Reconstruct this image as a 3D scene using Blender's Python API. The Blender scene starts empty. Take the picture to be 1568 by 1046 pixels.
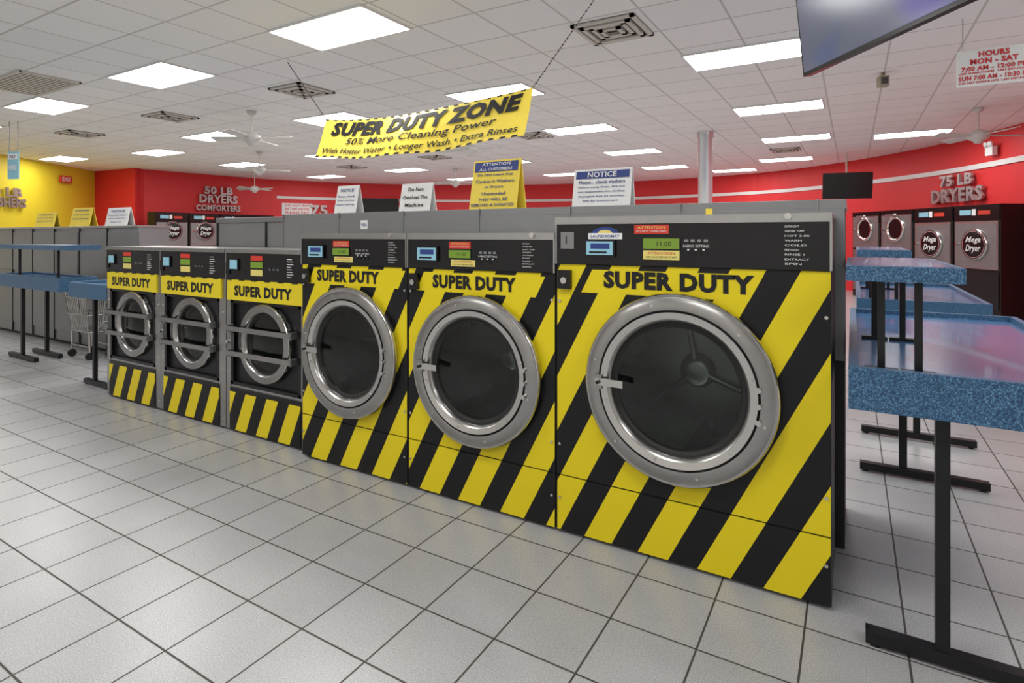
import bpy, math, random
from mathutils import Vector, Matrix
random.seed(4)
H=1.40          # camera / medium washer height (m)
C=1.87          # ceiling height above camera (m)
CEIL=H+C
YAW=0.5365
scene=bpy.context.scene
scene.view_settings.view_transform='Standard'
scene.view_settings.look='None'

# ------------------------------------------------------------------ materials
MATS={}
def newmat(name):
    m=bpy.data.materials.new(name); m.use_nodes=True
    nt=m.node_tree; b=nt.nodes["Principled BSDF"]
    return m,nt,b
def mat(name,col,rough=.5,metal=0,emit=0,coat=0,noise=0,nscale=30,bump=0,ecol=None,spec=None):
    if name in MATS: return MATS[name]
    m,nt,b=newmat(name)
    b.inputs["Base Color"].default_value=(*col,1)
    b.inputs["Roughness"].default_value=rough
    b.inputs["Metallic"].default_value=metal
    b.inputs["Coat Weight"].default_value=coat
    if spec is not None: b.inputs["Specular IOR Level"].default_value=spec
    if emit:
        b.inputs["Emission Color"].default_value=(*(ecol or col),1); b.inputs["Emission Strength"].default_value=emit
    if noise:
        tc=nt.nodes.new("ShaderNodeTexCoord"); n=nt.nodes.new("ShaderNodeTexNoise"); n.inputs["Scale"].default_value=nscale
        n.inputs["Detail"].default_value=4
        nt.links.new(tc.outputs["Object"],n.inputs["Vector"])
        r=nt.nodes.new("ShaderNodeMapRange"); r.inputs[3].default_value=1-noise; r.inputs[4].default_value=1+noise
        nt.links.new(n.outputs["Fac"],r.inputs[0])
        mx=nt.nodes.new("ShaderNodeVectorMath"); mx.operation='SCALE'; mx.inputs[0].default_value=col
        nt.links.new(r.outputs[0],mx.inputs["Scale"]); nt.links.new(mx.outputs[0],b.inputs["Base Color"])
        if bump:
            bp=nt.nodes.new("ShaderNodeBump"); bp.inputs["Strength"].default_value=bump; bp.inputs["Distance"].default_value=.01
            nt.links.new(n.outputs["Fac"],bp.inputs["Height"]); nt.links.new(bp.outputs[0],b.inputs["Normal"])
    MATS[name]=m; return m
YEL=(.76,.61,.012)
steel=mat("brushed_steel",(.42,.415,.405),.30,.95,noise=.12,nscale=8)
ringst=mat("door_ring_steel",(.36,.355,.345),.24,.95,noise=.15,nscale=14)
steel_d=mat("steel_dull",(.28,.285,.29),.42,.8,noise=.12,nscale=5)
steel_b=mat("steel_bright",(.60,.59,.57),.16,1)
steelgrey=mat("steel_bulkhead",(.27,.275,.28),.40,.55,noise=.10,nscale=3)
black=mat("black_enamel",(.009,.009,.010),.35,spec=.35)
gblack=mat("gloss_black",(.007,.007,.008),.2,spec=.4)
dkgrey=mat("dark_grey_side",(.025,.025,.027),.5,noise=.1,spec=.3)
yellow=mat("yellow_vinyl",YEL,.4)
white=mat("white_plastic",(.78,.78,.77),.4)
paper=mat("sign_white",(.82,.82,.81),.5)
signyel=mat("sign_yellow",(.88,.68,.07),.5)
txtblk=mat("print_black",(.012,.012,.014),.5,spec=.3)
txtblue=mat("print_blue",(.02,.045,.22),.5)
txtred=mat("print_red",(.6,.02,.03),.5)
txtwhite=mat("print_white",(.75,.75,.75),.5)
lblue=mat("reader_blue",(.25,.50,.62),.3,emit=.08)
lcd=mat("lcd_green",(.12,.20,.02),.2,emit=.25,ecol=(.2,.35,.03))
redst=mat("sticker_red",(.62,.04,.02),.45)
orgst=mat("sticker_cream",(.75,.64,.18),.45)
rubber=mat("rubber_black",(.01,.01,.01),.6)
silver=mat("silver_letters",(.46,.42,.42),.35,.6)
beige=mat("beige_plastic",(.35,.32,.22),.5)
drumm=mat("drum_wall_steel",(.20,.215,.21),.32,.85,noise=.2,nscale=20)
drumb=mat("drum_back_steel",(.10,.11,.105),.30,.8,noise=.2,nscale=12)
drumst=mat("drum_spider",(.17,.18,.175),.30,.85)
fanw=mat("fan_white",(.66,.65,.62),.45)
ventm=mat("vent_metal",(.62,.59,.54),.5)
ventd=mat("vent_dark",(.07,.065,.06),.7)
pillarm=mat("pillar_paint",(.66,.68,.72),.22,.5)

def glassmat():
    m,nt,b=newmat("door_glass")
    nt.nodes.remove(b); o=nt.nodes["Material Output"]
    t=nt.nodes.new("ShaderNodeBsdfTransparent"); t.inputs[0].default_value=(.60,.66,.63,1)
    g=nt.nodes.new("ShaderNodeBsdfGlossy"); g.inputs["Roughness"].default_value=.05; g.inputs[0].default_value=(.9,.9,.9,1)
    f=nt.nodes.new("ShaderNodeFresnel"); f.inputs[0].default_value=1.5
    mx=nt.nodes.new("ShaderNodeMixShader")
    nt.links.new(f.outputs[0],mx.inputs[0]); nt.links.new(t.outputs[0],mx.inputs[1]); nt.links.new(g.outputs[0],mx.inputs[2]); nt.links.new(mx.outputs[0],o.inputs[0])
    return m
glass=glassmat()

class NB:
    def __init__(s,nt): s.nt=nt
    def m(s,op,a,b=None,c=None):
        n=s.nt.nodes.new("ShaderNodeMath"); n.operation=op
        for i,v in enumerate((a,b,c)):
            if v is None: continue
            if isinstance(v,(int,float)): n.inputs[i].default_value=v
            else: s.nt.links.new(v,n.inputs[i])
        return n.outputs[0]
def hazard(name,start,period,frac,k,hdr=None):
    m,nt,b=newmat(name); nb=NB(nt)
    tc=nt.nodes.new("ShaderNodeTexCoord"); sp=nt.nodes.new("ShaderNodeSeparateXYZ")
    nt.links.new(tc.outputs["Object"],sp.inputs[0]); x=sp.outputs[0]; z=sp.outputs[2]
    f=nb.m('SUBTRACT',x,nb.m('DIVIDE',z,k))
    fr=nb.m('FRACT',nb.m('DIVIDE',nb.m('SUBTRACT',f,start*H),period*H))
    y=nb.m('LESS_THAN',fr,frac)
    if hdr:
        z0,z1,f0,f1=[q*H for q in hdr]
        a=nb.m('MULTIPLY',nb.m('GREATER_THAN',z,z0),nb.m('LESS_THAN',z,z1))
        c=nb.m('MULTIPLY',nb.m('GREATER_THAN',f,f0),nb.m('LESS_THAN',f,f1))
        y=nb.m('MAXIMUM',y,nb.m('MULTIPLY',a,c))
    mx=nt.nodes.new("ShaderNodeMix"); mx.data_type='RGBA'
    nt.links.new(y,mx.inputs[0]); mx.inputs[6].default_value=(.008,.008,.009,1); mx.inputs[7].default_value=(*YEL,1)
    nt.links.new(mx.outputs[2],b.inputs["Base Color"]); b.inputs["Roughness"].default_value=.4; b.inputs["Specular IOR Level"].default_value=.3
    return m
haz_big=hazard("hazard_stripes_big",.096,.181,.52,1.95,(.812,.888,-.325,.191))
haz_med=hazard("hazard_stripes_medium",.052,.185,.53,1.95,(.785,.858,-.36,.17))
haz_sml=hazard("hazard_stripes_small",.075,.165,.52,2.3)

def bluemat():
    m,nt,b=newmat("blue_speckled_laminate")
    tc=nt.nodes.new("ShaderNodeTexCoord"); n=nt.nodes.new("ShaderNodeTexNoise"); n.inputs["Scale"].default_value=260; n.inputs["Detail"].default_value=2
    nt.links.new(tc.outputs["Object"],n.inputs["Vector"])
    r=nt.nodes.new("ShaderNodeValToRGB"); e=r.color_ramp.elements
    e[0].position=.34; e[0].color=(.010,.035,.08,1); e[1].position=.74; e[1].color=(.17,.34,.50,1)
    q=e.new(.52); q.color=(.030,.105,.215,1)
    nt.links.new(n.outputs["Fac"],r.inputs[0]); nt.links.new(r.outputs[0],b.inputs["Base Color"])
    b.inputs["Roughness"].default_value=.38
    return m
blue=bluemat()
bluetop=mat("blue_table_top",(.06,.15,.31),.22,coat=.25,noise=.35,nscale=260)

def floormat():
    m,nt,b=newmat("floor_tiles"); nb=NB(nt)
    tc=nt.nodes.new("ShaderNodeTexCoord"); sp=nt.nodes.new("ShaderNodeSeparateXYZ"); nt.links.new(tc.outputs["Object"],sp.inputs[0])
    T=.2195*H
    fx=nb.m('DIVIDE',nb.m('SUBTRACT',sp.outputs[0],-.543*H),T); fy=nb.m('DIVIDE',nb.m('SUBTRACT',sp.outputs[1],1.415*H),T)
    def edge(f):
        a=nb.m('FRACT',f); return nb.m('MINIMUM',a,nb.m('SUBTRACT',1,a))
    d=nb.m('MINIMUM',edge(fx),edge(fy))
    g=nb.m('LESS_THAN',d,.0115)
    cv=nt.nodes.new("ShaderNodeCombineXYZ"); nt.links.new(nb.m('FLOOR',fx),cv.inputs[0]); nt.links.new(nb.m('FLOOR',fy),cv.inputs[1])
    wn=nt.nodes.new("ShaderNodeTexWhiteNoise"); wn.noise_dimensions='3D'; nt.links.new(cv.outputs[0],wn.inputs["Vector"])
    n=nt.nodes.new("ShaderNodeTexNoise"); n.inputs["Scale"].default_value=230; n.inputs["Detail"].default_value=2; nt.links.new(tc.outputs["Object"],n.inputs["Vector"])
    n2=nt.nodes.new("ShaderNodeTexNoise"); n2.inputs["Scale"].default_value=2.2; nt.links.new(tc.outputs["Object"],n2.inputs["Vector"])
    v=nb.m('ADD',nb.m('MULTIPLY',wn.outputs[0],.04),nb.m('ADD',nb.m('MULTIPLY',n.outputs["Fac"],.60),nb.m('ADD',.025,nb.m('MULTIPLY',n2.outputs["Fac"],.12))))
    cc=nt.nodes.new("ShaderNodeCombineColor"); nt.links.new(v,cc.inputs[0]); nt.links.new(v,cc.inputs[1]); nt.links.new(nb.m('MULTIPLY',v,1.02),cc.inputs[2])
    mx=nt.nodes.new("ShaderNodeMix"); mx.data_type='RGBA'; nt.links.new(g,mx.inputs[0]); nt.links.new(cc.outputs[0],mx.inputs[6]); mx.inputs[7].default_value=(.055,.05,.043,1)
    nt.links.new(mx.outputs[2],b.inputs["Base Color"])
    nt.links.new(nb.m('ADD',.29,nb.m('MULTIPLY',g,.4)),b.inputs["Roughness"])
    bp=nt.nodes.new("ShaderNodeBump"); bp.inputs["Strength"].default_value=.5; bp.inputs["Distance"].default_value=.004
    nt.links.new(nb.m('SUBTRACT',1,g),bp.inputs["Height"]); nt.links.new(bp.outputs[0],b.inputs["Normal"])
    return m
def ceilmat():
    m,nt,b=newmat("ceiling_tiles"); nb=NB(nt)
    tc=nt.nodes.new("ShaderNodeTexCoord"); sp=nt.nodes.new("ShaderNodeSeparateXYZ"); nt.links.new(tc.outputs["Object"],sp.inputs[0])
    T=.61
    def edge(f):
        a=nb.m('FRACT',f); return nb.m('MINIMUM',a,nb.m('SUBTRACT',1,a))
    fx=nb.m('DIVIDE',nb.m('SUBTRACT',sp.outputs[0],-2.44*C),T); fy=nb.m('DIVIDE',nb.m('SUBTRACT',sp.outputs[1],1.80*C),T)
    d=nb.m('MINIMUM',edge(fx),edge(fy)); g=nb.m('LESS_THAN',d,.016)
    n=nt.nodes.new("ShaderNodeTexNoise"); n.inputs["Scale"].default_value=60; n.inputs["Detail"].default_value=3; nt.links.new(tc.outputs["Object"],n.inputs["Vector"])
    cv=nt.nodes.new("ShaderNodeCombineXYZ"); nt.links.new(nb.m('FLOOR',fx),cv.inputs[0]); nt.links.new(nb.m('FLOOR',fy),cv.inputs[1])
    wn=nt.nodes.new("ShaderNodeTexWhiteNoise"); nt.links.new(cv.outputs[0],wn.inputs["Vector"])
    v=nb.m('ADD',nb.m('MULTIPLY',n.outputs["Fac"],.08),nb.m('ADD',.85,nb.m('MULTIPLY',wn.outputs[0],.04)))
    cc=nt.nodes.new("ShaderNodeCombineColor"); nt.links.new(v,cc.inputs[0]); nt.links.new(v,cc.inputs[1]); nt.links.new(nb.m('MULTIPLY',v,.985),cc.inputs[2])
    mx=nt.nodes.new("ShaderNodeMix"); mx.data_type='RGBA'; nt.links.new(g,mx.inputs[0]); nt.links.new(cc.outputs[0],mx.inputs[6]); mx.inputs[7].default_value=(.60,.59,.57,1)
    nt.links.new(mx.outputs[2],b.inputs["Base Color"]); b.inputs["Roughness"].default_value=.8
    return m
redwall=mat("red_wall_paint",(.72,.028,.032),.5,noise=.05,nscale=3)
yelwall=mat("yellow_wall_paint",(.80,.65,.035),.55,noise=.04,nscale=3)
cream=mat("white_wall_paint",(.78,.77,.75),.6,noise=.04,nscale=3)
lightm=mat("light_diffuser",(1,1,1),.5,emit=15.5,ecol=(1,.987,.965))

# ------------------------------------------------------------------ mesh builder
class B:
    def __init__(s,S=1.0): s.v=[];s.f=[];s.mi=[];s.mats=[];s.S=S;s.sm=[]
    def _m(s,m):
        if m not in s.mats: s.mats.append(m)
        return s.mats.index(m)
    def add(s,vs,fs,m,smooth=False):
        o=len(s.v); i=s._m(m)
        s.v+= [tuple(c*s.S for c in v) for v in vs]
        for f in fs: s.f.append([a+o for a in f]); s.mi.append(i); s.sm.append(smooth)
    def box(s,x0,x1,y0,y1,z0,z1,m,skip=()):
        vs=[(x0,y0,z0),(x1,y0,z0),(x1,y1,z0),(x0,y1,z0),(x0,y0,z1),(x1,y0,z1),(x1,y1,z1),(x0,y1,z1)]
        F={'b':(0,3,2,1),'t':(4,5,6,7),'f':(0,1,5,4),'r':(1,2,6,5),'k':(2,3,7,6),'l':(3,0,4,7)}
        s.add(vs,[f for k,f in F.items() if k not in skip],m)
    def holed(s,x0,x1,z0,z1,y,cx,cz,r,m,n=72):
        cs=[math.atan2(b-cz,a-cx)%(2*math.pi) for a in (x0,x1) for b in (z0,z1)]
        A=sorted(set([2*math.pi*i/n for i in range(n)]+cs)); vs=[]
        for a in A:
            ca,sa=math.cos(a),math.sin(a); ts=[]
            if ca>1e-9: ts.append((x1-cx)/ca)
            if ca<-1e-9: ts.append((x0-cx)/ca)
            if sa>1e-9: ts.append((z1-cz)/sa)
            if sa<-1e-9: ts.append((z0-cz)/sa)
            t=min(ts); vs.append((cx+ca*t,y,cz+sa*t)); vs.append((cx+ca*r,y,cz+sa*r))
        k=len(A); s.add(vs,[(2*i,2*((i+1)%k),2*((i+1)%k)+1,2*i+1) for i in range(k)],m)
    def prism(s,poly,axis_vec,m):
        n=len(poly); a=Vector(axis_vec)
        vs=[tuple(p) for p in poly]+[tuple(Vector(p)+a) for p in poly]
        fs=[tuple(range(n))[::-1],tuple(range(n,2*n))]+[(i,(i+1)%n,n+(i+1)%n,n+i) for i in range(n)]
        s.add(vs,fs,m)
    def cyl(s,p0,p1,r,m,n=12,r1=None,smooth=True):
        p0=Vector(p0);p1=Vector(p1);d=(p1-p0).normalized(); r1=r if r1 is None else r1
        a=d.orthogonal().normalized(); b=d.cross(a)
        vs=[];
        for p,rr in ((p0,r),(p1,r1)):
            for i in range(n):
                t=2*math.pi*i/n; vs.append(tuple(p+a*math.cos(t)*rr+b*math.sin(t)*rr))
        s.add(vs,[(i,(i+1)%n,n+(i+1)%n,n+i) for i in range(n)],m,smooth)
        s.add(vs,[tuple(range(n))[::-1],tuple(range(n,2*n))],m)
    def lathe(s,c,axis,prof,m,n=64,smooth=True):
        c=Vector(c); d=Vector(axis).normalized(); a=d.orthogonal().normalized(); b=d.cross(a)
        vs=[];k=len(prof)
        for r,t in prof:
            for i in range(n):
                q=2*math.pi*i/n; vs.append(tuple(c+d*t+(a*math.cos(q)+b*math.sin(q))*r))
        fs=[(j*n+i,j*n+(i+1)%n,(j+1)*n+(i+1)%n,(j+1)*n+i) for j in range(k-1) for i in range(n)]
        s.add(vs,fs,m,smooth)
    def disc(s,c,axis,r,m,n=48):
        c=Vector(c); d=Vector(axis).normalized(); a=d.orthogonal().normalized(); b=d.cross(a)
        s.add([tuple(c+(a*math.cos(2*math.pi*i/n)+b*math.sin(2*math.pi*i/n))*r) for i in range(n)],[tuple(range(n))],m)
    def text(s,body,c,right,up,w,h,m,shear=0,bold=.0,depth=.0,align='CENTER'):
        cu=bpy.data.curves.new("t","FONT"); cu.body=body; cu.size=1; cu.offset=bold; cu.shear=shear; cu.resolution_u=2
        cu.align_x=align; cu.extrude=0; cu.space_character=1+bold*1.5
        ob=bpy.data.objects.new("t",cu); scene.collection.objects.link(ob)
        dg=bpy.context.evaluated_depsgraph_get(); me=bpy.data.meshes.new_from_object(ob.evaluated_get(dg))
        xs=[v.co.x for v in me.vertices]; ys=[v.co.y for v in me.vertices]
        x0,x1,y0,y1=min(xs),max(xs),min(ys),max(ys)
        c=Vector(c);R=Vector(right).normalized();U=Vector(up).normalized();N=R.cross(U)
        vs=[tuple(c+R*((v.co.x-x0)/(x1-x0)-.5)*w+U*((v.co.y-y0)/(y1-y0)-.5)*h) for v in me.vertices]
        fs=[tuple(p.vertices) for p in me.polygons]
        if depth:
            ec={}
            for f in fs:
                for i in range(len(f)):
                    e=(f[i],f[(i+1)%len(f)]); k=tuple(sorted(e)); ec.setdefault(k,[]).append(e)
            n=len(vs); D=N*depth
            fv=[tuple(Vector(v)+D) for v in vs]
            side=[(e[0][0],e[0][1],e[0][1]+n,e[0][0]+n) for e in ec.values() if len(e)==1]
            s.add(vs+fv,[tuple(i+n for i in f) for f in fs]+side,m)
        else: s.add(vs,fs,m)
        bpy.data.objects.remove(ob); bpy.data.curves.remove(cu); bpy.data.meshes.remove(me)
    def make(s,name,loc=(0,0,0),rz=0,bevel=0):
        me=bpy.data.meshes.new(name); me.from_pydata(s.v,[],s.f)
        for m in s.mats: me.materials.append(m)
        me.polygons.foreach_set("material_index",s.mi); me.polygons.foreach_set("use_smooth",s.sm); me.update()
        ob=bpy.data.objects.new(name,me); scene.collection.objects.link(ob); ob.location=loc; ob.rotation_euler=(0,0,rz)
        if bevel:
            bm=ob.modifiers.new("bev","BEVEL"); bm.width=bevel; bm.segments=2; bm.limit_method='ANGLE'; bm.angle_limit=math.radians(50)
        return ob
X=(1,0,0);Z=(0,0,1);NY=(0,-1,0)

# ------------------------------------------------------------------ room
def catmull(P,n=8):
    out=[]
    for i in range(len(P)-1):
        p0=Vector(P[max(i-1,0)]);p1=Vector(P[i]);p2=Vector(P[i+1]);p3=Vector(P[min(i+2,len(P)-1)])
        for j in range(n):
            t=j/n; out.append(.5*((2*p1)+(p2-p0)*t+(2*p0-5*p1+4*p2-p3)*t*t+(3*p1-p0-3*p2+p3)*t**3))
    out.append(Vector(P[-1])); return out
back=[(-9.23,4.6),(-9.12,5.7),(-8.92,6.7),(-8.1,8.08),(-6.7,9.35),(-4.79,10.15),(-3.12,10.28),(-1.33,9.95),(-.2,9.15),(.73,7.99),(1.31,6.71),(1.75,5.3),(1.95,4.0)]
curve=[p*C for p in catmull(back)]
def wallstrip(name,pts,z0,z1,m,thick=.12,side=1):
    b=B(); n=len(pts); outs=[]
    for i,p in enumerate(pts):
        t=(pts[min(i+1,n-1)]-pts[max(i-1,0)]).normalized(); nrm=Vector((-t.y,t.x))*side
        outs.append(p+nrm*thick)
    vs=[(p.x,p.y,z0) for p in pts]+[(p.x,p.y,z1) for p in pts]+[(p.x,p.y,z0) for p in outs]+[(p.x,p.y,z1) for p in outs]
    fs=[]
    for i in range(n-1):
        fs+=[(i,i+1,n+i+1,n+i),(2*n+i,3*n+i,3*n+i+1,2*n+i+1),(n+i,n+i+1,3*n+i+1,3*n+i),(i,2*n+i,2*n+i+1,i+1)]
    fs+=[(0,n,3*n,2*n),(n-1,3*n-1,4*n-1,2*n-1)]
    b.add(vs,fs,m); return b.make(name)
V2=lambda x,y:Vector((x*C,y*C))
wallstrip("wall_back",curve,0,CEIL,redwall)
wallstrip("wall_notch",[V2(-10.17,4.35),V2(-9.17,4.45),V2(-9.23,4.6)],0,CEIL,redwall)
wallstrip("wall_left",[V2(-7.9,1.29),V2(-9.05,2.84),V2(-10.17,4.35)],0,CEIL,yelwall)
wallstrip("wall_left_entry",[V2(-7.9,-1.6),V2(-7.9,1.29)],0,CEIL,cream)
wallstrip("wall_front",[V2(1.95,-1.6),V2(-7.9,-1.6)],0,CEIL,cream)
wallstrip("wall_right",[V2(1.95,4.0),V2(1.95,-1.6)],0,CEIL,cream)
st=[p for i,p in enumerate(curve) if i>=16]
n=len(st); ins=[]
for i,p in enumerate(st):
    t=(st[min(i+1,n-1)]-st[max(i-1,0)]).normalized(); ins.append(p+Vector((t.y,-t.x))*.03)
wallstrip("trim_1",ins,H+.66*C,H+.71*C,white,.028)
fl=B(); fl.box(-20.5,5,-4,21,-.1,0,floormat()); fl.make("floor")
ce=B(); ce.box(-20.5,5,-4,21,CEIL,CEIL+.1,ceilmat()); ce.make("ceiling")

def nearest(x,y):
    q=Vector((x*C,y*C)); i=min(range(len(curve)),key=lambda k:(curve[k]-q).length)
    t=(curve[min(i+1,len(curve)-1)]-curve[max(i-1,0)]).normalized()
    return curve[i],t
def wall_letters(name,x,y,lines):
    p,t=nearest(x,y); nrm=Vector((t.y,-t.x)); b=B()
    for body,zc,w,h in lines:
        o=p+nrm*.07
        b.text(body,(o.x,o.y,H+zc*C),(t.x,t.y,0),Z,w*C,h*C,silver,bold=.035,depth=.05)
    b.make(name)
wall_letters("wall_letters",.93,7.5,[("75 LB",.575,.5,.12),("DRYERS",.42,.79,.15)])
wall_letters("wall_letters",-9.1,5.71,[("50 LB",.74,.46,.13),("DRYERS",.60,.62,.14),("COMFORTERS",.45,.72,.10)])
wall_letters("wall_letters",-8.45,7.5,[("75 LB",.46,.75,.2)])
b=B(); d=Vector((-.596,.803,0)); o=Vector((-9.05*C,2.84*C,0))+Vector((.803,.596,0))*.05
b.text("50 LB",(o.x,o.y,H+.54*C),d,Z,.6*C,.12*C,silver,bold=.03,depth=.04)
b.text("WASHERS",(o.x,o.y,H+.41*C),d,Z,.75*C,.12*C,silver,bold=.03,depth=.04); b.make("wall_letters")
o=Vector((-9.05*C,2.84*C,0))+d*(1.15*C)+Vector((.803,.596,0))*.04
b=B(); b.box(-.22,.22,-.05,0,-.09,.09,redst); b.text("EXIT",(0,-.052,0),X,Z,.34,.12,txtwhite,bold=.03); b.make("exit_sign",(o.x,o.y,H+.80*C),math.atan2(.803,-.596))

# ------------------------------------------------------------------ ceiling fixtures
LP=[(-.52,1.96),(-2.14,1.957),(-3.72,1.955),(-5.35,1.96),(-7.0,1.96),(1.1,1.96),
 (-.50,3.38),(-2.17,3.41),(-3.84,3.44),(-5.54,3.43),(-7.2,3.75),(-8.85,3.43),(1.2,3.4),
 (-.50,4.92),(-2.2,4.96),(-3.9,4.98),(-5.6,5.0),(-7.4,5.0),
 (.50,6.85),(-.50,6.55),(-2.26,6.62),(-4.07,6.68),(-5.87,6.7),(-7.69,6.75),
 (-2.36,8.35),(-4.07,8.5),(-.75,8.3),(-5.9,8.3),(-1.56,9.3),
 (-.52,.4),(-2.14,.4),(-3.8,.4),(-6.2,.4),(1.1,.4),(-2.14,-1.0),(-.3,-1.0)]
for x,y in LP:
    b=B(); hx,hy=.575,.30
    b.add([(-hx,-hy,-.006),(-hx,hy,-.006),(hx,hy,-.006),(hx,-hy,-.006)],[(0,1,2,3)],lightm)
    for a in ((-hx-.02,hx+.02,-hy-.02,-hy),(-hx-.02,hx+.02,hy,hy+.02),(-hx-.02,-hx,-hy,hy),(hx,hx+.02,-hy,hy)): b.box(*a,-.018,0,white)
    b.make("ceiling_light_panel",(x*C,y*C,CEIL))
def vent(x,y,s=.29):
    b=B()
    for i in range(4):
        q=s*(1-i*.22); w=.038; z=-.012-.010*(i%2)
        b.box(-q,q,-q,-q+w,z-.012,0,ventm); b.box(-q,q,q-w,q,z-.012,0,ventm); b.box(-q,-q+w,-q,q,z-.012,0,ventm); b.box(q-w,q,-q,q,z-.012,0,ventm)
    b.box(-s,s,-s,s,-.006,0,ventd); b.make("air_vent",(x*C,y*C,CEIL))
for x,y in [(-1.0,2.64),(-3.26,2.65),(-4.93,2.67),(-6.52,2.66),(-2.75,5.03),(-.67,7.38),(-4.6,5.8),(-6.3,6.0)]: vent(x,y)
b=B(); 
b.box(-.6,.6,-.3,.3,-.008,0,ventd)
for i in range(13):
    y=-.28+i*.0465; b.box(-.58,.58,y-.014,y+.014,-.02,0,ventm)
for a in ((-.61,.61,-.31,-.285),(-.61,.61,.285,.31),(-.61,-.58,-.3,.3),(.58,.61,-.3,.3)): b.box(*a,-.024,0,ventm)
b.make("return_air_grille",(-4.65*C,1.61*C,CEIL))
def fan(x,y,rz,drop=.42,R=.62):
    b=B()
    b.lathe((0,0,0),(0,0,-1),[(.001,0),(.07,0),(.065,.04),(.03,.07),(.012,.075)],fanw,24)
    b.cyl((0,0,-.06),(0,0,-drop+.1),.012,fanw,10)
    b.lathe((0,0,-drop+.1),(0,0,-1),[(.012,0),(.06,.01),(.13,.05),(.14,.10),(.12,.14),(.06,.17),(.05,.2),(.001,.21)],fanw,28)
    for i in range(4):
        a=i*math.pi/2; ca,sa=math.cos(a),math.sin(a)
        pts=[(.10,-.03),(.2,-.055),(R,-.07),(R+.02,-.05),(R+.02,.05),(R,.07),(.2,.055),(.10,.03)]
        tilt=.3
        poly=[(ca*r-sa*w,sa*r+ca*w,-drop+.01+w*tilt) for r,w in pts]
        b.prism(poly,(0,0,.008),fanw)
    b.make("ceiling_fan",(x*C,y*C,CEIL),rz)
fan(-4.16,2.89,.4); fan(-6.1,4.34,.9); fan(-8.2,5.75,.2,.5); fan(-5.12,6.95,.3); fan(.85,5.73,.55); fan(-3.0,4.3,.2)
b=B(); b.box(-.05,.05,-.05,.05,-.16,-.04,beige); b.cyl((0,0,-.04),(0,0,0),.02,beige); b.box(-.035,.035,-.055,-.05,-.14,-.06,ventd); b.make("ceiling_sensor_box",(.163*C,4.2*C,CEIL),.3,.004)  # small beige sensor box hung from the ceiling
b=B(); b.lathe((0,0,0),(0,0,1),[(.15,0),(.15,.12),(.125,.14),(.125,CEIL-.12),(.14,CEIL-.10),(.15,CEIL-.002)],pillarm,32); b.make("steel_pillar",(-1.224*C,5.723*C,0))
b=B(C); b.box(-.062,.062,-.004,.004,-.12,.12,lblue); b.box(-.05,.05,-.0055,-.004,.05,.10,paper); b.text("PAY",(0,-.0065,.075),X,Z,.07,.03,txtblue,bold=.03); b.text("HERE",(0,-.0065,-.02),X,Z,.09,.04,paper,bold=.03)
for x in (-.05,.05): b.cyl((x,0,.12),(x,0,.385),.003,steel_d,6)
b.make("hanging_sign",(-6.3*C,2.07*C,H+.61*C),.3)

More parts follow.
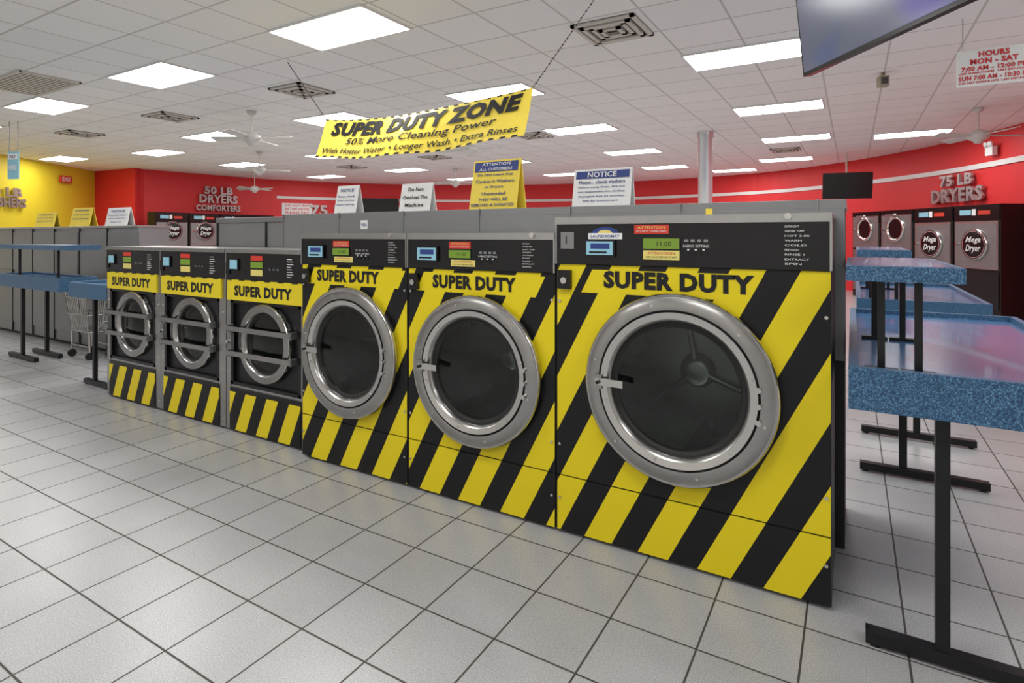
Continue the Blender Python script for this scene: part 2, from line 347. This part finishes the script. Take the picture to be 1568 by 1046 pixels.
# ------------------------------------------------------------------ washers
def bolt(b,x,y,z,r=.006): b.cyl((x,y,z),(x,y-.004,z),r,steel_b,8)
def washer(name,W,zp,zt,hz_m,cx,cz,R,G,x0,y0,txt,ctl,big):
    b=B(H); D=.345
    b.box(.002,W-.002,.0,D,0.012,zt-.013,dkgrey,skip=('f',))
    b.box(.01,W-.01,.02,D-.01,0,.012,rubber)
    b.box(.004,W-.004,-.006,.0,.012,.193,hz_m)
    b.holed(.004,W-.004,.198,zp-.002,-.006,cx,cz,G+.004,hz_m)
    b.box(.002,.004,-.006,.0,.012,zp,black); b.box(W-.004,W-.002,-.006,.0,.012,zp,black)
    b.box(.004,W-.004,-.001,.004,.19,.2,black)
    b.box(.004,W-.004,-.012,.004,zp,zt-.024,gblack)
    b.box(0,W,-.016,.02,zt-.024,zt,steel); b.box(0,.006,-.014,.004,zp,zt,steel); b.box(W-.006,W,-.014,.004,zp,zt,steel)
    b.box(0,W,.0,D,zt-.012,zt,steel_d)
    b.cyl((W*.87,-.016,zt-.008),(W*.87,-.024,zt-.008),.009,steel_b,14)
    c=(cx,-.006,cz)
    b.lathe(c,NY,[(R-.012,0),(R-.012,.016),(R,.018),(R,.030),(R-.004,.034)],steel_b,96)
    b.lathe(c,NY,[(R-.004,.034),(R-.010,.033)],ringst,96)
    b.lathe(c,NY,[(R-.010,.033),(R-.028,.041),(R-.048,.039)],ringst,96)
    b.lathe(c,NY,[(R-.048,.039),(R-.050,.032),(R-.053,.032),(R-.055,.041)],rubber,96)
    b.lathe(c,NY,[(R-.055,.041),(G+.014,.037)],steel_b,96,False)
    b.lathe(c,NY,[(G+.014,.037),(G+.006,.031),(G+.002,.02),(G,.006)],ringst,96)
    b.lathe(c,NY,[(G+.001,.016),(G-.008,.014),(G-.016,.004),(G-.008,-.01)],rubber,96)
    b.lathe((cx,0,cz),(0,1,0),[(G+.004,-.006),(G+.02,.02),(G+.03,.05),(G+.03,.26)],drumm,72)
    b.disc((cx,.26,cz),NY,G+.03,drumb,72)
    b.lathe((cx,.255,cz),NY,[(G*.30,0),(G*.28,.012),(G*.12,.022),(.0005,.024)],drumst,40)
    for k in range(3):
        a=math.radians((100 if big else 60)+120*k)
        p=Vector((cx,.250,cz)); q=p+Vector((math.cos(a),0,math.sin(a)))*G*.95
        b.cyl(p,q,G*.07,drumst,10,G*.04)
        rx,rz=math.cos(a+1.0),math.sin(a+1.0); tx,tz=-rz,rx; g=G+.028
        poly=[(cx+rx*g+tx*.03,.06,cz+rz*g+tz*.03),(cx+rx*g-tx*.03,.06,cz+rz*g-tz*.03),(cx+rx*(g-.055),.06,cz+rz*(g-.055))]
        b.prism(poly,(0,.19,0),drumm)
    b.lathe(c,NY,[(G-.006,.008),(G*.7,.018),(G*.35,.0225),(.0005,.0235)],glass,64)
    for k in range(12):
        a=math.radians(15+30*k); r=R-.03 if k%2 else G+.024
        bolt(b,cx+r*math.cos(a),-.044,cz+r*math.sin(a),.0045)
    b.box(cx-G-.045,cx-G+.045,-.064,-.055,cz-.010,cz+.012,steel_b)
    b.box(cx-G-.05,cx-G-.025,-.06,-.04,cz-.022,cz+.022,ringst)
    b.cyl((cx-G-.035,-.064,cz),(cx-G-.035,-.072,cz),.006,black,12)
    for dz in (-.045,.0,.045):
        b.cyl((cx+G+.035,-.045,cz+dz-.01),(cx+G+.035,-.058,cz+dz-.01),.008,steel_b,12)
    for z in (.12,.30,.78): bolt(b,W-.014,-.006,z,.005); bolt(b,.014,-.006,z,.005)
    tx0,tx1,tz,th=txt
    b.text("SUPER DUTY",((tx0+tx1)/2,-.0075,tz),X,Z,tx1-tx0,th,txtblk,bold=.055)
    zb=zp-.055
    b.box(.012,.058,-.022,-.006,zb-.028,zb+.034,gblack); b.cyl((.036,-.022,zb),(.036,-.028,zb),.011,steel_b,14)
    for kind,a0,a1,z0,z1 in ctl:
        if kind=='pay':
            b.box(a0-.008,a1+.006,-.022,-.012,z0-.006,z1+.006,gblack)
            b.box(a0,a1,-.024,-.022,z0,z1,lblue)
            b.box(a0+.015,a1-.01,-.0245,-.024,z0+.45*(z1-z0),z1-.15*(z1-z0),txtblue)
            b.box(a0+.01,a1-.02,-.0245,-.024,z0+.12*(z1-z0),z0+.26*(z1-z0),gblack)
        elif kind=='plate':
            b.box(a0,a1,-.017,-.012,z0,z1,steel_d); b.box(a0+.018,a0+.022,-.0175,-.017,z0+.015,z1-.012,gblack)
        elif kind=='red':
            b.box(a0,a1,-.0135,-.012,z0,z1,redst); b.text("ATTENTION",((a0+a1)/2,-.014,z1-(z1-z0)*.3),X,Z,(a1-a0)*.8,(z1-z0)*.28,orgst)
            b.text("DO NOT OVERLOAD",((a0+a1)/2,-.014,z0+(z1-z0)*.28),X,Z,(a1-a0)*.86,(z1-z0)*.2,txtwhite)
        elif kind=='lcd':
            b.box(a0-.003,a1+.003,-.015,-.012,z0-.002,z1+.003,black); b.box(a0,a1,-.016,-.015,z0,z1,lcd)
            b.text("11.00",((a0+a1)/2+.01,-.0165,(z0+z1)/2),X,Z,(a1-a0)*.4,(z1-z0)*.42,txtblk)
        elif kind=='cream':
            b.box(a0,a1,-.0135,-.012,z0,z1,orgst); b.text("ATTENTION",((a0+a1)/2,-.014,z1-(z1-z0)*.3),X,Z,(a1-a0)*.75,(z1-z0)*.28,txtred)
            b.text("ADD SOAP BEFORE START",((a0+a1)/2,-.014,z0+(z1-z0)*.28),X,Z,(a1-a0)*.86,(z1-z0)*.2,txtblk)
        elif kind=='btn':
            for i in range(4):
                for j in range(2):
                    xx=a0+(a1-a0)*(i+.5)/4; zz=z0+(z1-z0)*(j*.6+.15); b.box(xx-.006,xx+.006,-.015,-.012,zz-.004,zz+.004,steel_d if j else black)
            b.text("FABRIC SETTING",((a0+a1)/2,-.013,(z0+z1)/2),X,Z,(a1-a0),(z1-z0)*.12,txtwhite)
            for i in range(3):
                xx=a0+(a1-a0)*(i+.7)/3.4; b.box(xx-.003,xx+.003,-.016,-.015,z0+.3*(z1-z0),z0+.37*(z1-z0),txtwhite)
        elif kind=='spec':
            for i in range(9):
                zz=z1-(z1-z0)*(i+.5)/9; w=(a1-a0)*(.5+.45*((i*7)%5)/5); b.text(["DETERGENT","WATER TEMP","HOT 3:00","WARM","COLD","PRE WASH","RINSE 1","EXTRACT","SPIN"][i],(a0+w/2,-.0128,zz),X,Z,w,(z1-z0)*.045,txtwhite)
        elif kind=='badge':
            n=16; cxx=(a0+a1)/2; pts=[(cxx+(a1-a0)*.4*math.cos(math.pi*i/n),-.0134,z0+.45*(z1-z0)+(z1-z0)*.55*math.sin(math.pi*i/n)) for i in range(n+1)]
            b.prism(pts[::-1],(0,.0014,0),txtblue)
            pts=[(cxx+(a1-a0)*.22*math.cos(math.pi*i/n),-.0138,z0+.45*(z1-z0)+(z1-z0)*.32*math.sin(math.pi*i/n)) for i in range(n+1)]
            b.prism(pts[::-1],(0,.0004,0),orgst)
            b.box(a0,a1,-.0142,-.012,z0,z0+.5*(z1-z0),paper); b.text("LAUNDROMAT",(cxx,-.0145,z0+.25*(z1-z0)),X,Z,(a1-a0)*.85,(z1-z0)*.25,txtblue,bold=.02)
    if big: b.box(.6*W,.6*W+.018,-.004,.0,zt,zt+.018,signyel)
    return b.make(name,(x0*H,y0*H,0),0,.0025)
washer("washing_machine",.814,.905,1.06,haz_big,.406,.54,.286,.197,-.859,1.743,(.170,.622,.858,.056),
  [('plate',.022,.07,.955,1.01),('pay',.117,.207,.937,.980),('badge',.12,.235,.987,1.026),('red',.274,.382,1.004,1.032),('lcd',.303,.414,.958,.99),('cream',.303,.414,.925,.953),('btn',.425,.50,.935,1.0),('spec',.70,.77,.915,1.03)],True)
mc=[('pay',.06,.151,.905,.952),('red',.207,.305,.950,.975),('lcd',.207,.305,.915,.944),('cream',.215,.325,.884,.908),('btn',.34,.42,.895,.95),('spec',.525,.58,.885,.975)]
washer("washing_machine",.650,.872,1.008,haz_med,.327,.505,.276,.188,-1.511,1.743,(.123,.495,.824,.052),mc,False)
washer("washing_machine",.622,.872,1.008,haz_med,.306,.505,.276,.188,-2.136,1.743,(.10,.47,.824,.052),mc,False)

def small_washer(x0,y0,W=.612):
    b=B(H); D=.31
    cx,cz,R,G=.305,.468,.195,.145
    b.box(.002,W-.002,.03,D,.012,.926,steel_d,skip=('f',)); b.box(.01,W-.01,.04,D-.01,0,.012,rubber)
    b.box(0,.035,-.004,.03,.012,.775,steel); b.box(W-.055,W,-.004,.03,.012,.775,steel)
    b.box(.035,W-.055,.0,.03,.225,.24,steel); 
    b.box(.035,W-.055,-.008,.03,.012,.225,black); b.box(.035,W-.055,-.0095,-.008,.014,.205,haz_sml)
    x1,x2=.035,W-.055
    b.holed(x1,x2,.24,.672,.014,cx,cz,G,black)
    b.box(x1,x1+.02,-.004,.014,.24,.672,gblack); b.box(x2-.02,x2,-.004,.014,.24,.672,gblack); b.box(x1,x2,-.004,.014,.655,.672,gblack); b.box(x1,x2,-.004,.014,.24,.256,gblack)
    b.box(.02,W-.03,-.014,.03,.672,.775,yellow); b.text("SUPER DUTY",(.30,-.0146,.72),X,Z,.44,.054,txtblk,bold=.055)
    b.box(.0,W,-.010,.03,.775,.91,gblack); b.box(0,W,-.014,D,.91,.93,steel); b.box(0,.008,-.012,.03,.775,.91,steel)
    for i in range(6): b.box(.02+i*.1,.06+i*.1,-.016,-.010,.772,.777,gblack)
    c=(cx,.014,cz)
    b.lathe(c,NY,[(R-.01,0),(R-.01,.012),(R,.014),(R,.024),(R-.004,.028)],steel_b,72)
    b.lathe(c,NY,[(R-.004,.028),(G+.016,.032)],ringst,72,False)
    b.lathe(c,NY,[(G+.016,.032),(G+.008,.028),(G+.002,.012),(G,.002)],ringst,72)
    b.lathe(c,NY,[(G+.001,.012),(G-.010,.008),(G-.012,-.01)],rubber,64)
    b.lathe((cx,.014,cz),(0,1,0),[(G,0),(G+.02,.03),(G+.02,.22)],drumm,56); b.disc((cx,.232,cz),NY,G+.02,drumb,56)
    b.lathe((cx,.23,cz),NY,[(G*.3,0),(G*.25,.012),(.0005,.02)],drumst,32)
    for k in range(3):
        a=math.radians(90+120*k); p=Vector((cx,.22,cz)); b.cyl(p,p+Vector((math.cos(a),0,math.sin(a)))*G,G*.09,drumst,8,G*.05)
    b.lathe(c,NY,[(G-.006,.006),(G*.6,.014),(.0005,.017)],glass,48)
    for z in (cz+.062,cz-.062):
        b.box(x1+.012,x2-.040,-.036,-.028,z-.012,z+.012,ringst)
        b.box(x1+.005,x1+.022,-.034,.0,z-.018,z+.018,steel_d); b.box(x2-.05,x2-.034,-.034,.0,z-.016,z+.016,steel_d)
    b.box(x1+.035,x1+.065,-.046,-.028,cz-.04,cz+.04,steel_d); b.cyl((x1+.05,-.046,cz),(x1+.05,-.06,cz),.010,steel_b,14)
    b.box(.05,.11,-.02,-.01,.83,.875,lblue); b.box(.045,.115,-.018,-.010,.822,.883,gblack)
    b.box(.01,.04,-.016,-.01,.80,.86,gblack)
    b.box(.21,.30,-.012,-.010,.875,.898,redst); b.box(.21,.30,-.013,-.010,.838,.868,lcd); b.box(.21,.30,-.012,-.010,.80,.83,orgst)
    for i in range(3): b.box(.35+i*.03,.362+i*.03,-.013,-.01,.83,.838,steel_d)
    for i in range(8): b.box(.48,.48+.03+.02*((i*3)%4)/4,-.0112,-.010,.80+i*.012,.803+i*.012,txtwhite)
    for z in (.05,.3,.6): bolt(b,W-.025,-.004,z,.005); bolt(b,.017,-.004,z,.005)
    b.make("washing_machine",(x0*H,y0*H,0),0,.0025)
for x0 in (-4.0,-3.385,-2.768): small_washer(x0,1.784,.612 if x0<-3 else .628)

# ------------------------------------------------------------------ steel bulkhead behind washers
b=B(H)
b.box(-2.74,-.020,2.105,2.43,0.0,1.085,dkgrey); b.box(-2.74,-.016,2.102,2.435,1.085,1.115,steelgrey)
b.box(-2.74,-.020,2.099,2.105,.6,1.085,steelgrey)
for i in range(7):
    x=-2.74+i*.44; b.box(x,x+.006,2.096,2.10,.9,1.117,steel_d)
b.box(-2.14,-2.09,2.097,2.099,1.03,1.075,paper); b.text("VISA",(-2.115,2.0965,1.052),X,Z,.04,.015,txtblue,bold=.03)
b.make("steel_bulkhead",bevel=.004)
b=B(H)
b.box(-3.39,-2.745,2.12,2.43,0,1.09,steelgrey)
b.box(-3.39,-2.745,2.11,2.44,1.075,1.105,steel_d)
for x in (-3.39,-2.92): b.box(x,x+.012,2.112,2.12,.3,1.075,black)
b.make("steel_bulkhead",bevel=.004)
def cab(x0,x1,n,y0,y1):
    b=B(H); b.box(x0,x1,y0,y1,0.03,1.06,steelgrey); b.box(x0-.005,x1+.005,y0-.01,y1+.01,1.06,1.08,steel)
    b.box(x0+.02,x1-.02,y0+.02,y1-.02,0,.03,rubber)
    w=(x1-x0)/n
    for i in range(n):
        a=x0+i*w; b.box(a+.01,a+w-.01,y0-.008,y0,.12,.62,steel_d); b.box(a+.01,a+w-.01,y0-.008,y0,.65,1.03,steelgrey)
        b.box(a-.004,a+.004,y0-.012,y0,.03,1.06,black)
        b.cyl((a+.06,y0-.008,.9),(a+.06,y0-.015,.9),.012,black,12)
    b.make("steel_cabinet",bevel=.004)
cab(-5.92,-4.93,2,2.42,2.66); cab(-8.3,-5.95,5,2.42,2.85)

# ------------------------------------------------------------------ A-frame signs
def tent(x0,x1,y,z0,hh,face,lines,hdr=None):
    b=B(H); w=x1-x0; t=.004; dp=hh*.38
    for s in (-1,1):
        poly=[(0,s*dp*.5,0),(0,s*dp*.5+t*s,0),(0,t*s*.5,hh),(0,0,hh)]
        if s<0: poly=poly[::-1]
        b.prism(poly,(w,0,0),face)
    U=Vector((0,dp*.5,hh)).normalized(); N=Vector((0,-U.z,U.y))
    def P(f): return Vector((w/2,-dp*.5-t,0))+Vector((0,dp*.5+t*.5,hh))*f+N*.003
    if hdr:
        f0,f1,m=hdr; a=P(f0);c2=P(f1)
        b.add([(w*.04,a.y,a.z),(w*.96,a.y,a.z),(w*.96,c2.y,c2.z),(w*.04,c2.y,c2.z)],[(0,1,2,3)],m)
    for body,f,ww,th,m in lines:
        p=P(f)+N*.002; b.text(body,p,X,U,w*ww,hh*th,m,bold=.02)
    b.make("tabletop_sign",(x0*H,y*H,z0*H))
tent(-1.0,-.75,2.2,1.117,.155,paper,[("NOTICE",.84,.5,.15,txtwhite),("Please... check washers",.64,.8,.09,txtblue),("before using them. We are",.50,.8,.06,txtblue),("not responsible for clothes",.38,.8,.06,txtblue),("damaged due to articles",.26,.8,.06,txtblue),("left by customers",.14,.6,.06,txtblue)],(.74,.94,txtblue))
tent(-1.51,-1.26,2.2,1.117,.225,signyel,[("ATTENTION",.91,.6,.06,txtwhite),("ALL CUSTOMERS",.81,.7,.06,txtwhite),("Do Not Leave Any",.69,.75,.065,txtblue),("Clothes in Washers",.56,.82,.065,txtblue),("or Dryers",.44,.4,.065,txtblue),("Unattended",.31,.5,.065,txtblue),("THEY WILL BE",.19,.62,.06,txtblue),("REMOVED & DONATED",.08,.9,.06,txtblue)],(.76,.96,txtblue))
tent(-1.95,-1.755,2.2,1.117,.14,paper,[("Do Not",.78,.5,.13,txtblk),("Overload The",.5,.8,.13,txtblk),("Machine",.22,.6,.13,txtblk)])
tent(-2.41,-2.25,2.2,1.117,.15,paper,[("NOTICE",.82,.6,.12,txtblue),("Please check",.6,.8,.07,txtblue),("your clothes",.45,.8,.07,txtblue),("before leaving",.3,.8,.07,txtblue)])
tent(-5.68,-5.30,2.54,1.08,.16,paper,[("NOTICE",.8,.6,.13,txtblue),("Please check washers",.58,.8,.07,txtblue),("before using them",.4,.8,.07,txtblue),("thank you",.2,.5,.07,txtblue)])
tent(-6.5,-6.1,2.6,1.08,.18,signyel,[("ATTENTION",.85,.7,.1,txtblue),("Do Not Leave Any",.62,.8,.09,txtblue),("Clothes Unattended",.42,.8,.09,txtblue)])
tent(-7.3,-6.85,2.6,1.08,.15,signyel,[("ATTENTION",.85,.7,.1,txtblue),("Do Not Leave Any",.62,.8,.09,txtblue),("Clothes Unattended",.42,.8,.09,txtblue)])

# ------------------------------------------------------------------ folding tables
def ftable(x0,x1,y0,y1,feet,px,foot,shelf=None,zt=.684):
    b=B(H); r=.022; a=.102
    b.box(x0+r,x1-r,y0+r,y1-r,zt-.05,zt-.018,bluetop)
    b.box(x0,x1,y0,y0+r,zt-a,zt,blue); b.box(x0,x1,y1-r,y1,zt-a,zt,blue); b.box(x0,x0+r,y0+r,y1-r,zt-a,zt,blue); b.box(x1-r,x1,y0+r,y1-r,zt-a,zt,blue)
    for fy in feet:
        b.box(px-.014,px+.014,fy-.012,fy+.012,.02,zt-.05,black); b.box(foot[0],foot[1],fy-.016,fy+.016,.008,.038,black)
        b.box(x0+.05,x1-.05,fy-.015,fy+.015,zt-.07,zt-.05,black)
        for q in foot: b.cyl((q+(.02 if q==foot[0] else -.02),fy,0),(q+(.02 if q==foot[0] else -.02),fy,.01),.012,rubber,10)
    if shelf:
        sx0,sx1,sy0,sy1,posts=shelf; zs=.925
        b.box(sx0,sx1,sy0,sy1,zs-.036,zs,blue)
        b.box(sx0+.012,sx1-.012,sy0+.012,sy1-.012,zs,zs+.001,bluetop)
        for qx,qy in posts:
            b.box(qx-.008,qx+.008,qy-.008,qy+.008,zt-.018,zs-.036,black); b.box(qx-.035,qx+.035,qy-.01,qy+.01,zt-.018,zt-.008,black)
    b.make("folding_table",bevel=.006)
ftable(-.008,.545,1.60,2.90,(1.655,2.86),.18,(.028,.46),(-.014,.220,1.62,2.25,[(.061,1.67),(.136,1.67),(.061,2.18),(.136,2.18)]))
ftable(0.02,.55,3.36,4.6,(3.41,4.55),.27,(.04,.50),(.02,.25,3.4,4.3,[(.08,3.45),(.19,3.45),(.08,4.2),(.19,4.2)]))
ftable(-4.58,-4.06,1.80,2.36,(1.85,2.30),-4.32,(-4.45,-4.13),None)
ftable(-6.1,-4.98,1.90,2.15,(1.95,2.11),-5.75,(-5.99,-5.5),(-6.1,-4.9,1.90,2.14,[(-5.9,1.98),(-5.2,1.98)]))

# ------------------------------------------------------------------ laundry cart
b=B(H); x0,x1,y0,y1=-5.58,-5.20,2.17,2.385
for z,g in ((.50,0),(.36,.012),(.22,.03)):
    P=[(x0+g,y0+g,z),(x1-g,y0+g,z),(x1-g,y1-g,z),(x0+g,y1-g,z)]
    for i in range(4): b.cyl(P[i],P[(i+1)%4],.008,steel_b,8)
for i in range(13):
    t=i/12; xa=x0+(x1-x0)*t; xb=x0+.03+(x1-x0-.06)*t
    for ya,yb in ((y0,y0+.03),(y1,y1-.03)): b.cyl((xa,ya,.5),(xb,yb,.22),.004,steel_b,6)
    b.cyl((xb,y0+.03,.22),(xb,y1-.03,.22),.004,steel_b,6)
for i in range(6):
    t=i/5
    for xa,xb in ((x0,x0+.03),(x1,x1-.03)): b.cyl((xa,y0+(y1-y0)*t,.5),(xb,y0+.03+(y1-y0-.06)*t,.22),.004,steel_b,6)
for xx in (x0+.04,x1-.04):
    for yy in (y0+.035,y1-.035):
        b.cyl((xx,yy,.22),(xx,yy,.05),.009,steel_b,8); b.cyl((xx-.01,yy,.03),(xx+.01,yy,.03),.030,rubber,16)
for yy in (y0+.035,y1-.035): b.cyl((x0+.04,yy,.10),(x1-.04,yy,.10),.008,steel_b,8)
for xx in (x0+.02,x1-.02): b.cyl((xx,y0,.5),(xx,y0,.57),.007,steel_b,8)
b.cyl((x0+.02,y0,.57),(x1-.02,y0,.57),.008,steel_b,8)
b.make("laundry_cart")

# ------------------------------------------------------------------ dryers (m units, front at y=0, facing -Y)
pink=mat("disc_pink_rim",(.60,.25,.27),.4)
def dryer(x,y,rz,W,Ht,zd,old=False,D=.42):
    b=B(); b.box(.005,W-.005,.0,D,0,Ht,black); b.box(0,W,-.015,.03,Ht-.03,Ht,gblack)
    b.box(.02,W-.02,-.012,0,Ht-.26,Ht-.03,gblack)
    b.box(W*.15,W*.40,-.018,-.012,Ht-.17,Ht-.08,lblue if not old else steel_d); b.box(W*.55,W*.8,-.018,-.012,Ht-.17,Ht-.10,redst if not old else orgst)
    b.box(W*.42,W*.5,-.016,-.012,Ht-.18,Ht-.07,paper)
    top=Ht-.28 if not old else Ht-.10
    b.box(.04,W-.04,-.02,0,zd-.42,top,steel)
    b.box(.06,W-.06,-.024,-.02,zd-.40,min(zd+.36,top-.02),steel_d)
    c=(W/2,-.02,zd); R=.27
    if old:
        b.lathe(c,NY,[(R,0),(R,.03),(R-.03,.045),(R-.06,.03),(R-.07,.01)],steel_b,48); b.disc((W/2,-.035,zd),NY,R-.06,gblack,48)
    else:
        b.lathe(c,NY,[(R,0),(R,.03),(R-.02,.04)],steel_b,48); b.lathe(c,NY,[(R-.02,.04),(R-.03,.042),(.001,.043)],gblack,48)
        b.lathe((W/2,-.064,zd),NY,[(R-.035,0),(R-.045,0.001)],pink,48)
        b.text("Mega",(W/2,-.066,zd+.07),X,Z,.32,.13,txtwhite,shear=.3,bold=.02); b.text("Dryer",(W/2,-.066,zd-.08),X,Z,.32,.15,txtwhite,shear=.3,bold=.02)
    b.cyl((W*.12,-.02,zd),(W*.12,-.07,zd),.02,steel_b,12)
    b.box(.04,W-.04,-.014,0,.15,zd-.46,black if not old else steel_d)
    if old:
        for i in range(3): b.box(W*(.2+.2*i),W*(.3+.2*i),-.022,-.014,zd-.60,zd-.52,txtblk)
    b.make("tumble_dryer",(x*C,y*C,0),rz)
for i,k in enumerate((2.14,1.605,1.07,.535)):
    dryer(1.13-.526*k,6.5+.85*k,math.radians(-58.2),.98,1.92,1.24 if i>1 else 1.53,old=i<2)
for i in range(4): dryer(-8.65,4.46+.495*i,math.pi/2,.91,2.03,1.52,D=.38)

# ------------------------------------------------------------------ hanging banner
def banner():
    b=B(C); xl,xr=-2.485,-1.195; n=40
    def P(s,t,off=0):
        x=xl+(xr-xl)*s-(.03*(1-s)+.01*s)*t
        sag=.042*4*s*(1-s)*(1-.25*s)
        y=2.18-.06*t+.008*math.sin(s*13)*t+.012*math.sin(s*7+t*2)-off
        z=.636+.007*s-sag-.212*t+.004*math.sin(s*17)*t
        return (x,y,z)
    vs=[P(i/n,j/6) for i in range(n+1) for j in range(7)]
    fs=[(i*7+j,i*7+j+1,(i+1)*7+j+1,(i+1)*7+j) for i in range(n) for j in range(6)]
    b.add(vs,fs,bann,True)
    for k in range(0,44):
        if k%2==0:
            s0,s1=k/44,(k+1)/44
            b.add([P(s0,.955,.003),P(s1-.002,.955,.003),P(s1-.006,1,.003),P(s0-.004 if s0>0 else 0,1,.003)],[(0,3,2,1)],txtblk)
            b.add([P(s0,.0,.003),P(s1-.002,.0,.003),P(s1-.002,.03,.003),P(s0,.03,.003)],[(0,3,2,1)],txtblk)
    def bt(body,s0,s1,t0,t1,bold=.02,sp=1):
        tb=B(); tb.text(body,(.5,.5,0),X,(0,1,0),1,1,txtblk,shear=.2,bold=bold)
        vs=[P(s0+(s1-s0)*v[0],t1+(t0-t1)*v[1],.005) for v in tb.v]
        b.add(vs,tb.f,txtblk)
    bt("SUPER DUTY ZONE",.05,.97,.07,.43,.055)
    bt("50% More Cleaning Power",.15,.88,.48,.70,.014)
    bt("With Hotter Water \u2022 Longer Wash \u2022 Extra Rinses",.03,.97,.75,.93,.014)
    for (s,cx) in ((0,-2.805),(1,-.87)):
        p=Vector(P(s,0)); q=Vector((cx,2.178,1.0)); m=int((q-p).length/.016)
        for i in range(m):
            a=p+(q-p)*(i/m); c2=p+(q-p)*((i+.8)/m); b.cyl(a,c2,.0024,txtblk if i%2 else ventd,6)
    b.make("hanging_banner",(0,0,H))
bann=mat("banner_vinyl",(.92,.72,.09),.25,noise=.05,coat=.4)
banner()

# ------------------------------------------------------------------ televisions
def scr():
    m,nt,b=newmat("tv_screen"); nb=NB(nt)
    tc=nt.nodes.new("ShaderNodeTexCoord"); n=nt.nodes.new("ShaderNodeTexNoise"); n.inputs["Scale"].default_value=2.2; n.inputs["Detail"].default_value=1
    nt.links.new(tc.outputs["Object"],n.inputs["Vector"])
    r=nt.nodes.new("ShaderNodeValToRGB"); e=r.color_ramp.elements
    e[0].position=.34; e[0].color=(.06,.10,.26,1); e[1].position=.72; e[1].color=(.09,.07,.30,1); q=e.new(.44); q.color=(.12,.13,.18,1); q=e.new(.60); q.color=(.13,.14,.20,1)
    nt.links.new(n.outputs["Fac"],r.inputs[0]); nt.links.new(r.outputs[0],b.inputs["Emission Color"]); b.inputs["Emission Strength"].default_value=.8
    b.inputs["Base Color"].default_value=(.02,.02,.025,1); b.inputs["Roughness"].default_value=.16; b.inputs["Specular IOR Level"].default_value=.35
    return m
screen=scr()
def tv(name,p0,ang,W,Ht,tilt,on,zceil):
    b=B(); 
    b.box(0,W,0,.035,0,Ht,gblack); b.box(.1,W-.1,.035,.06,.06,Ht-.1,black)
    b.box(.012,W-.012,-.002,0,.016,Ht-.012,screen if on else gblack)
    b.box(W/2-.12,W/2+.12,.06,.08,Ht*.3,Ht*.7,black)
    b.cyl((W*.5,.09,Ht*.5),(W*.5,.09+.1,zceil),.018,ventm,12)
    ob=b.make(name,p0,0,.004); ob.rotation_euler=(tilt,0,ang)
tv("television",(-.191,2.91,2.118),math.atan2(-.812,.584),1.10,.64,math.radians(6),True,1.12)
tv("television",(-.31*C,7.85*C,H+.435*C),math.radians(12),.98,.58,math.radians(8),False,1.0)
p,t=nearest(-7.9,8.3)
o=p+Vector((t.y,-t.x))*.14-t*.8
b=B(); b.box(0,1.55,0,.06,0,.55,gblack); b.box(.02,1.53,-.003,0,.02,.53,black); b.box(.5,1.0,.06,.13,.1,.4,black)
b.make("television",(o.x,o.y,H+.42*C),math.atan2(t.y,t.x))
b=B(C); b.box(.417,.70,3.34,3.346,.683,.85,paper)
cxs=.5515
for body,z,w,hh in [("HOURS",.827,.11,.027),("MON - SAT",.795,.17,.026),("7:00 AM - 12:00 PM",.764,.235,.022),("LAST WASH-11:15PM   LAST DRY-11:30PM",.744,.255,.010),("SUN 7:00 AM - 10:30 PM",.721,.255,.022),("SUN LAST WASH-9:15PM  LAST DRY-9:30PM",.700,.255,.010)]:
    b.text(body,(cxs,3.338,z),X,Z,w,hh,txtred,bold=.045)
for x in (.44,.68): b.cyl((x,3.343,.85),(x,3.343,1.0),.002,steel_d,6)
b.make("hours_sign",(0,0,H))
p,t=nearest(-8.78,7.0); o=p+Vector((t.y,-t.x))*.03
b=B(); b.box(-.5,.5,-.01,0,0,.42,paper)
for i,s in enumerate(("DO NOT PUT","IN THIS DRYER","PLEASE PAY")): b.text(s,(0,-.014,.34-.12*i),X,Z,.8,.08,txtred,bold=.02)
b.make("wall_sign",(o.x,o.y,H+.36*C),math.atan2(t.y,t.x))
p,t=nearest(1.12,7.1); o=p+Vector((t.y,-t.x))*.05
b=B(); b.box(-.1,.1,-.08,0,0,.16,white); b.lathe((-.06,-.08,.2),(-.2,-1,-.2),[(.03,-.03),(.05,.0),(.05,.03),(.001,.03)],white,16); b.lathe((.06,-.08,.2),(.2,-1,-.2),[(.03,-.03),(.05,.0),(.05,.03),(.001,.03)],white,16)
b.make("emergency_light",(o.x,o.y,H+.76*C),math.atan2(t.y,t.x))

# ------------------------------------------------------------------ world + camera
w=bpy.data.worlds.new("w"); scene.world=w; w.use_nodes=True; w.node_tree.nodes["Background"].inputs[0].default_value=(.9,.92,1,1); w.node_tree.nodes["Background"].inputs[1].default_value=.3
cam=bpy.data.cameras.new("camera"); cam.sensor_width=36; cam.sensor_fit='HORIZONTAL'; cam.lens=876/1568*36; cam.shift_y=(360-522.8)/1568; cam.clip_start=.05
co=bpy.data.objects.new("camera",cam); scene.collection.objects.link(co); co.location=(0,0,H); co.rotation_euler=(math.pi/2,0,YAW); scene.camera=co
